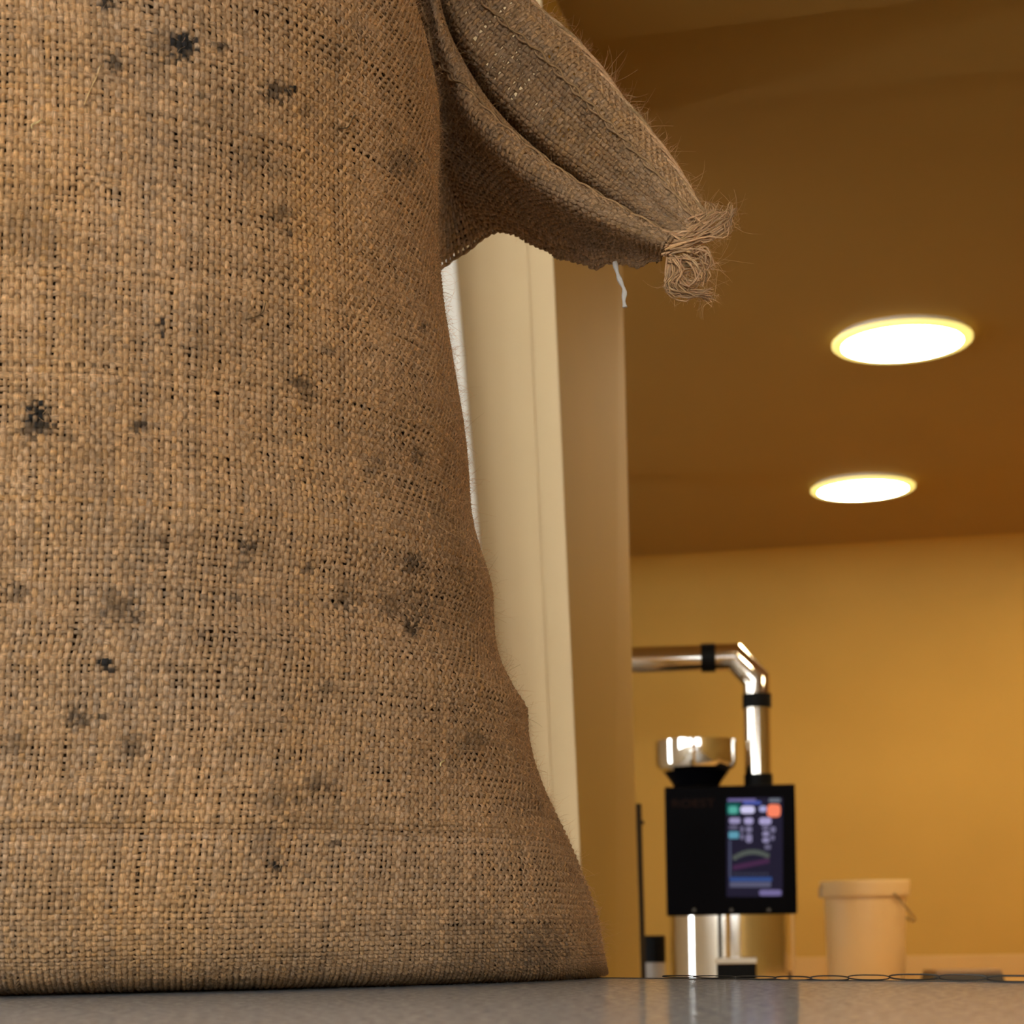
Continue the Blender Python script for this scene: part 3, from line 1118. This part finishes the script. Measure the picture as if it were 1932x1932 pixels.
# fuzz standing out along the outline of the sack
view = S - np.array([0, 0, CAM_H])
view /= np.linalg.norm(view, axis=2, keepdims=True)
fac = (N0 * view).sum(axis=2)
cand = np.argwhere(vis & (np.abs(fac) < 0.28) & (S[..., 2] > 0.01))
pick = cand[rng.integers(0, len(cand), 5200)]
Pf, Nf = S[pick[:, 0], pick[:, 1]], N0[pick[:, 0], pick[:, 1]]
Tf = np.gradient(S, axis=0)[pick[:, 0], pick[:, 1]]
Tf /= np.linalg.norm(Tf, axis=1, keepdims=True)
lens = rng.gamma(2.2, 0.0013, len(Pf)) + 0.001
long_ = rng.random(len(Pf)) < 0.012
lens[long_] += rng.uniform(0.004, 0.012, long_.sum())
fibres('outline_fuzz', Pf + Nf * 0.0006, Nf, Tf, lens, rng.uniform(0.00004, 0.00008, len(Pf)), 64, curl=0.9)
# flap fuzz: mostly along the upper border
nfz = 2600
ii = rng.integers(0, NL, nfz)
kk = np.where(rng.random(nfz) < 0.55, 0, rng.integers(0, NX, nfz))
Pf, Nf = G_e[ii, kk], N_e[ii, kk]
Tf = np.gradient(G_e, axis=0)[ii, kk]
Tf /= np.linalg.norm(Tf, axis=1, keepdims=True)
edge_out = np.where(kk == 0, 1.0, 0.0)[:, None]
Nf = Nf * (1 - 0.7 * edge_out) + np.array([0.75, 0, 0.65]) * edge_out
lens = rng.gamma(2.0, 0.0022, nfz) + 0.0015
lens[rng.random(nfz) < 0.02] += 0.010
fibres('flap_fuzz', Pf, Nf, Tf, lens, rng.uniform(0.00004, 0.00008, nfz), 62, curl=0.9)
# tip fuzz
allp = np.concatenate([p[4:] for p in paths])
pk = rng.integers(0, len(allp), 900)
Pf = allp[pk]
Nf = rng.standard_normal((900, 3)) + np.array([0.8, 0, 0])
Nf /= np.linalg.norm(Nf, axis=1, keepdims=True)
lens = rng.gamma(2.0, 0.0028, 900) + 0.002
lens[rng.random(900) < 0.03] += 0.012
fibres('tip_fuzz', Pf, Nf, Nf[::-1], lens, rng.uniform(0.00004, 0.00009, 900), 63, tint=1.35, curl=0.9)

# a few loose strands lying on the cloth
def on_cloth(x, y):
    q = np.argmin((xs_ - x) ** 2 + (ys_ - y) ** 2 + 1e6 * (fac > 0))
    i, k = np.unravel_index(q, xs_.shape)
    return S[i, k] + N0[i, k] * 0.0022
for nm, tint_, rad_, pix in (('loose_strand', 0.30, 0.00028, ((632, 243), (642, 246), (651, 240), (654, 228), (664, 219))),
                             ('loose_strand', 1.9, 0.0003, ((58, 246), (64, 238), (72, 232), (80, 228))),
                             ('loose_strand', 2.0, 0.0003, ((822, 1450), (824, 1442), (831, 1438))),
                             ('loose_strand', 1.7, 0.00022, ((160, 200), (172, 172), (184, 150), (190, 132))),
                             ('loose_strand', 0.35, 0.00024, ((495, 575), (492, 592), (478, 600), (462, 604)))):
    pth = cubic_resample([on_cloth(*p) for p in pix], 12)
    to_sack(yarn_mesh(nm, [pth], [rad_], M['jute'], tint_, 5, 14))

# white cotton end hanging from the flap
bm = bmesh.new()
wp = cubic_resample([tuple(at(x, y, .965)) for x, y in ((1160, 494), (1164, 512), (1170, 530), (1178, 548), (1177, 565), (1179, 580))], 16)
tube(bm, [tuple(p) for p in wp], [0.0011 + 0.0003 * math.sin(k * 1.3) for k in range(16)], 8)
o = bm_obj('cotton_thread_end', bm, M['thread_white'], None, True)
o['label'] = 'white cotton thread end hanging from the flap'
to_sack(o)

# ------------------------------------------------------------------ coffee sample roaster on the back counter
DM = 5.60
mb_c = at(1378, 1600, DM)
S_M = DM / F * 1.0            # metres per pixel roughly at that distance
roaster = empty('coffee_roaster', (mb_c.x, DM + 0.17, COUNTER))
tag(roaster, 'black and chrome coffee sample roaster with lit screen on the back counter', 'coffee roaster')
RO = Vector((mb_c.x, DM + 0.17, COUNTER))


def loc(p):
    return Vector(p) - RO


def rz_(y, d=DM):
    return at(1378, y, d).z


def rx_(x, y, d=DM):
    return at(x, y, d).x


x0, x1 = rx_(1256, 1600), rx_(1501, 1600)
zt_, zb_ = rz_(1482), rz_(1726)
bm = bmesh.new()
box(bm, x0 - RO.x, x1 - RO.x, -0.17, 0.17, zb_ - COUNTER, zt_ - COUNTER)
bm_obj('body', bm, M['black'], roaster, bevel=0.004, seg=3)
# polished round base
bm = bmesh.new()
Rb = (x1 - x0) / 2 * 0.985
lathe(bm, [(0, 0.0), (Rb, 0.0), (Rb, zb_ - COUNTER - 0.0005), (0, zb_ - COUNTER - 0.0005)], 96)
bm_obj('polished_base', bm, M['chrome'], roaster, True)
# outlet spout in the base front
bm = bmesh.new()
box(bm, rx_(1352, 1810) - RO.x, rx_(1426, 1810) - RO.x, -0.215, -0.10, rz_(1870) - COUNTER + 0.01, rz_(1818) - COUNTER)
sp_ = bm_obj('outlet', bm, M['blackrub'], roaster, bevel=0.003)
bm = bmesh.new()
box(bm, rx_(1350, 1810) - RO.x, rx_(1428, 1810) - RO.x, -0.22, -0.10, rz_(1818) - COUNTER, rz_(1806) - COUNTER)
bm_obj('outlet_lip', bm, M['chrome'], sp_, bevel=0.002)
for px_ in (1310, 1380, 1450):
    bm = bmesh.new()
    tube(bm, [loc(at(px_, 1717, DM - 0.003)), loc(at(px_, 1717, DM + 0.004))], 0.005, 12)
    bm_obj('screw', bm, M['darkgrey'], roaster)


def panel(name, parent, x0, y0, x1, y1, color, strength, lift, rounded=0.0, base_=(0.003, 0.003, 0.004, 1)):
    bm = bmesh.new()
    w, h = (x1 - x0), (y1 - y0)
    r = min(w, h) * rounded
    pts = []
    for cx, cy, a0 in ((x1 - r, y0 + r, -90), (x1 - r, y1 - r, 0), (x0 + r, y1 - r, 90), (x0 + r, y0 + r, 180)):
        for k in range(5 if r > 0 else 1):
            a = math.radians(a0 + 90 * k / 4) if r > 0 else 0
            pts.append((cx + r * math.cos(a), cy + r * math.sin(a)))
    front = [bm.verts.new(loc(at(x, y, DM - lift))) for x, y in pts]
    backv = [bm.verts.new(loc(at(x, y, DM - lift)) + Vector((0, 0.0012, 0))) for x, y in pts]
    bm.faces.new(front)
    n = len(pts)
    for k in range(n):
        bm.faces.new((front[k], front[(k + 1) % n], backv[(k + 1) % n], backv[k]))
    bm.faces.new(backv[::-1])
    key = 'glow_%d_%d_%d' % color[:3]
    m = bpy.data.materials.get(key) or mat(key, base_, 0.4, noise=0.05, scale=50, emit=srgb(*color), estr=strength, spec=0.04)
    return bm_obj(name, bm, m, parent)


screen = panel('screen', roaster, 1371, 1505, 1476, 1692, (26, 22, 42), 1.0, 0.001)
panel('status_bar', screen, 1373, 1507, 1426, 1512, (110, 100, 150), 1.0, 0.002, 0.4)
panel('status_bar', screen, 1402, 1512, 1436, 1518, (70, 85, 165), 1.0, 0.002, 0.4)
panel('status_bar', screen, 1450, 1507, 1472, 1514, (105, 110, 120), 1.0, 0.002, 0.4)
panel('tile', screen, 1371, 1514, 1397, 1537, (0, 75, 70), 1.0, 0.002, 0.15)
panel('tile', screen, 1375, 1521, 1392, 1535, (80, 165, 150), 1.0, 0.003, 0.3)
panel('readout', screen, 1397, 1521, 1424, 1535, (205, 200, 235), 1.0, 0.002, 0.45)
panel('readout', screen, 1432, 1521, 1446, 1532, (165, 165, 210), 1.0, 0.002, 0.45)
panel('stop_button', screen, 1447, 1518, 1472, 1542, (250, 130, 95), 1.0, 0.002, 0.3)
for (a, b, c, d_, g) in ((1376, 1543, 1397, 1554, 150), (1404, 1543, 1421, 1555, 165), (1432, 1543, 1455, 1556, 165),
                         (1376, 1558, 1392, 1564, 100), (1397, 1559, 1403, 1571, 110), (1407, 1559, 1419, 1571, 120),
                         (1397, 1574, 1403, 1584, 115), (1407, 1574, 1419, 1590, 130), (1438, 1558, 1450, 1566, 110),
                         (1438, 1569, 1451, 1578, 140), (1438, 1581, 1451, 1590, 140), (1453, 1560, 1463, 1571, 115), (1453, 1576, 1461, 1586, 105),
                         (1442, 1594, 1454, 1603, 100)):
    panel('readout', screen, a, b, c, d_, (g, int(g * 0.95), int(g * 1.2)), 1.0, 0.002, 0.4)
panel('tile', screen, 1375, 1569, 1394, 1582, (90, 150, 170), 1.0, 0.002, 0.2)
panel('axis', screen, 1376, 1585, 1379, 1655, (75, 80, 105), 1.0, 0.002)
for k in range(9):
    xk = 1383 + k * 7.5
    yk = 1603 + 11 * ((xk - 1416) / 34) ** 2
    panel('curve_segment', screen, xk, yk, xk + 8, yk + 9, (78, 84, 78), 1.0, 0.002)
    yp = 1636 - k * 1.5
    panel('curve_segment', screen, xk, yp - 4, xk + 8, yp + 5, (66, 34, 66), 1.0, 0.0025)
    panel('tick', screen, xk + 2, 1646, xk + 5, 1652, (60, 62, 80), 1.0, 0.002)
panel('bar', screen, 1377, 1655, 1456, 1663, (46, 72, 128), 1.0, 0.002)
panel('bar', screen, 1377, 1664, 1454, 1674, (84, 84, 108), 1.0, 0.002)
panel('pill', screen, 1432, 1679, 1474, 1690, (112, 102, 148), 1.0, 0.002, 0.45)

# raised lettering on the front
fc = bpy.data.curves.new('lettering', 'FONT')
fc.body = 'ROEST'
fc.size = 0.03
fc.extrude = 0.0006
fo = bpy.data.objects.new('lettering_tmp', fc)
C.objects.link(fo)
bpy.context.view_layer.update()
dg = bpy.context.evaluated_depsgraph_get()
lm = bpy.data.meshes.new_from_object(fo.evaluated_get(dg))
bpy.data.objects.remove(fo)
vx = [v.co.x for v in lm.vertices]
vy = [v.co.y for v in lm.vertices]
pa, pb = loc(at(1269, 1523, DM - 0.001)), loc(at(1349, 1507, DM - 0.001))
for v in lm.vertices:
    t = (v.co.x - min(vx)) / (max(vx) - min(vx))
    s = (v.co.y - min(vy)) / (max(vy) - min(vy))
    v.co = Vector((pa.x + (pb.x - pa.x) * t, pa.y - v.co.z, pa.z + (pb.z - pa.z) * s))
link('lettering', lm, roaster, M['lettering'])

at_s = lambda x, y, d: at(x - 12, y, d)
# bean hopper
DH = DM + 0.15
hc = at_s(1315, 1430, DH)
sc_ = DH / F
def hz(y):
    return at_s(1315, y, DH).z - COUNTER
bm = bmesh.new()
rr_ = 77 * sc_
lathe(bm, [(rr_ * .93, hz(1399)), (rr_, hz(1398)), (rr_, hz(1440)), (rr_ * .95, hz(1450)), (rr_ * .80, hz(1456)), (rr_ * .74, hz(1455)), (rr_ * .9, hz(1446)), (rr_ * .95, hz(1438)), (rr_ * .95, hz(1402)), (rr_ * .93, hz(1399))], 72, hc.x - RO.x, hc.y - RO.y)
bm_obj('hopper_cup', bm, M['chrome'], roaster, True)
bm = bmesh.new()
lathe(bm, [(0, hz(1446)), (rr_ * .90, hz(1446)), (rr_ * .82, hz(1454)), (rr_ * .62, hz(1474)), (rr_ * .55, hz(1484)), (0, hz(1484))], 64, hc.x - RO.x, hc.y - RO.y)
bm_obj('hopper_funnel', bm, M['black'], roaster)

# exhaust duct: up, mitred elbow, then level to the left and up to the ceiling behind the pillar
DD = DM + 0.17
rp = 25.5 * DD / F
P0 = loc(at_s(1427, 1490, DD))
P2 = loc(at_s(1427, 1284, DD))
P1 = loc(at_s(1386, 1240, DD))
def mitre_tube(name, pts, r, material, parent, seg=32):
    bm = bmesh.new()
    rings = []
    pts = [Vector(p) for p in pts]
    n = len(pts)
    for i in range(n):
        tin = (pts[i] - pts[i - 1]).normalized() if i > 0 else (pts[1] - pts[0]).normalized()
        tout = (pts[i + 1] - pts[i]).normalized() if i < n - 1 else tin
        m_ = (tin + tout).normalized()
        s = Vector((0, 1, 0))
        u = m_.cross(s).normalized()
        st_ = 1.0 / max(0.3, m_.dot(tin))
        rings.append([bm.verts.new(pts[i] + s * r * math.cos(2 * math.pi * k / seg) + u * r * st_ * math.sin(2 * math.pi * k / seg)) for k in range(seg)])
    for a, b in zip(rings, rings[1:]):
        for k in range(seg):
            bm.faces.new((a[k], a[(k + 1) % seg], b[(k + 1) % seg], b[k]))
    bmesh.ops.recalc_face_normals(bm, faces=bm.faces)
    o = bm_obj(name, bm, material, parent, True)
    for e in o.data.edges:
        pass
    return o
P0b = Vector((P2.x, P0.y, P0.z))
P3 = Vector((at_s(1330, 1240, DD).x - RO.x, P1.y, P1.z))
mitre_tube('duct_riser', [P0b, Vector((P2.x, P2.y, loc(at_s(1427, 1320, DD)).z))], rp, M['glasspipe'], roaster)
mitre_tube('duct_elbow', [Vector((P2.x, P2.y, loc(at_s(1427, 1322, DD)).z)), P2, P1, P3], rp, M['glasspipe'], roaster)
P4 = Vector((at_s(1000, 1240, DD).x - 0.35 - RO.x, P1.y, P1.z))
mitre_tube('duct_run', [P3, P4, P4 + Vector((0, 0, CEIL - COUNTER - P4.z - 0.002))], rp * 0.96, M['glasspipe'], roaster)
def band(pa, pb, r, name='clamp_band'):
    bm = bmesh.new()
    tube(bm, [pa, pb], r, 32)
    bm_obj(name, bm, M['blackrub'], roaster)
zc0, zc1 = loc(at_s(1427, 1337, DD)).z, loc(at_s(1427, 1311, DD)).z
band(Vector((P2.x, P2.y, zc0)), Vector((P2.x, P2.y, zc1)), rp * 1.06)
xa, xb = loc(at_s(1323, 1240, DD)).x, loc(at_s(1350, 1240, DD)).x
band(Vector((xa, P1.y, P1.z)), Vector((xb, P1.y, P1.z)), rp * 1.06)
zc0, zc1 = loc(at_s(1427, 1485, DD)).z, loc(at_s(1427, 1462, DD)).z
band(Vector((P2.x, P2.y, zc0)), Vector((P2.x, P2.y, zc1)), rp * 1.05, 'duct_collar')

roaster.rotation_euler.z = -0.11
roaster.location.x += 0.0187

# ------------------------------------------------------------------ bucket
DB = 6.15
bc = at(1633, 1750, DB)
sb = DB / F
bucket = empty('bucket', (bc.x, bc.y, COUNTER))
tag(bucket, 'milky plastic bucket with lid and wire handle on the back counter', 'bucket')
def bz(y):
    return at(1633, y, DB).z - COUNTER
bm = bmesh.new()
rt, rbm = 76 * sb, 71 * sb
lathe(bm, [(0, 0), (rbm * .98, 0), (rbm, 0.004), (rt, bz(1693)), (0, bz(1693))], 64)
bm_obj('pail', bm, M['plastic'], bucket, True)
bm = bmesh.new()
lathe(bm, [(0, bz(1664)), (80 * sb, bz(1664)), (83 * sb, bz(1662)), (84 * sb, bz(1666)), (83 * sb, bz(1688)), (82 * sb, bz(1692)), (76 * sb, bz(1692))], 64)
bm_obj('lid', bm, M['plastic'], bucket)
bm = bmesh.new()
hp = []
for k in range(17):
    a = math.pi * k / 16
    hp.append((84 * sb * math.cos(a) * 1.0 + (8 * sb * math.sin(a)), -84 * sb * math.sin(a) * 0.2 + 0.0, bz(1685) - 52 * sb * math.sin(a) * 0.0))
# bail hanging at the right side
hp = [Vector((84 * sb * math.cos(a), 84 * sb * math.sin(a) * 1.03 - 0, 0)) for a in np.linspace(-0.9, 0.9, 15)]
pts = []
for k, t in enumerate(np.linspace(0, math.pi, 15)):
    pts.append((math.cos(math.radians(-60 + 120 * k / 14)) * (80 + 12 * math.sin(t)) * sb, math.sin(math.radians(-60 + 120 * k / 14)) * 86 * sb, bz(1688) - math.sin(t) * 52 * sb))
tube(bm, pts, 0.0035, 8)
bm_obj('wire_handle', bm, M['wire'], bucket, True)
for sx in (-1,):
    bm = bmesh.new()
    box(bm, -86 * sb, -80 * sb, -0.012, 0.012, bz(1692), bz(1672))
    bm_obj('handle_lug', bm, M['wire'], bucket, bevel=0.002)

# ------------------------------------------------------------------ kitchen scale at the right
DS = 6.0
xa, xb = at(1764, 1840, DS).x, at(1894, 1840, DS).x
scale = empty('kitchen_scale', ((xa + xb) / 2, DS + 0.1, COUNTER))
tag(scale, 'low dark grey scale lying on the counter right of the bucket', 'scale')
hw = (xb - xa) / 2
ht = at(1830, 1838, DS).z - COUNTER
bm = bmesh.new()
hexa(bm, [(-hw * 1.06, -.10, 0), (hw * 1.06, -.10, 0), (hw * 1.06, .10, 0), (-hw * 1.06, .10, 0), (-hw, -.095, ht), (hw, -.095, ht), (hw, .095, ht), (-hw, .095, ht)])
bm_obj('body', bm, M['darkgrey'], scale, bevel=0.003)
bm = bmesh.new()
box(bm, -hw * .96, hw * .96, -.097, .097, ht, at(1830, 1830, DS).z - COUNTER)
bm_obj('plate', bm, M['scaletop'], scale, bevel=0.002)

# ------------------------------------------------------------------ upright dark board and the dark canister beside the roaster
DBd = 5.0
ub = empty('upright_board', (at(1208, 1700, DBd).x, DBd, COUNTER))
tag(ub, 'thin dark board standing on edge between pillar and coffee roaster', 'board')
bo = Vector((at(1208, 1700, DBd).x, DBd, COUNTER))
bm = bmesh.new()
tl, tr = at(1199, 1516, DBd), at(1210, 1516, DBd)
bl, br = at(1209, 1840, DBd), at(1219, 1840, DBd)
ex = (COUNTER - tl.z) / (bl.z - tl.z)
bl, br = tl.lerp(bl, ex), tr.lerp(br, ex)
vd = Vector((0.050, 0.22, 0))
vd = Vector((at(1206, 1700, DBd + .2).x - at(1206, 1700, DBd).x, 0.2, 0))
hexa(bm, [p - bo for p in (bl, br, br + vd, bl + vd, tl, tr, tr + vd, tl + vd)])
bm_obj('panel', bm, M['darkwood'], ub, bevel=0.0015)
bm = bmesh.new()
kp = at(1210, 1552, DBd) - bo
tube(bm, [kp, kp + Vector((0.007, 0, 0))], 0.005, 12)
bm_obj('knob', bm, M['darkwood'], ub)

DC = 6.3
cc_ = at(1234, 1800, DC)
can = empty('lidded_canister', (cc_.x, DC + 0.05, COUNTER))
tag(can, 'small grey canister with black lid left of the coffee roaster', 'canister')
rc = 24 * DC / F
def cz(y):
    return at(1234, y, DC).z - COUNTER
bm = bmesh.new()
lathe(bm, [(0, 0), (rc * .94, 0), (rc * .96, 0.003), (rc * .96, cz(1816)), (0, cz(1816))], 40)
bm_obj('pot', bm, M['greybox'], can, True)
bm = bmesh.new()
lathe(bm, [(0, cz(1816)), (rc, cz(1816)), (rc, cz(1769)), (rc * .93, cz(1765)), (0, cz(1765))], 40)
bm_obj('lid', bm, M['blackrub'], can)

bpy.context.view_layer.update()
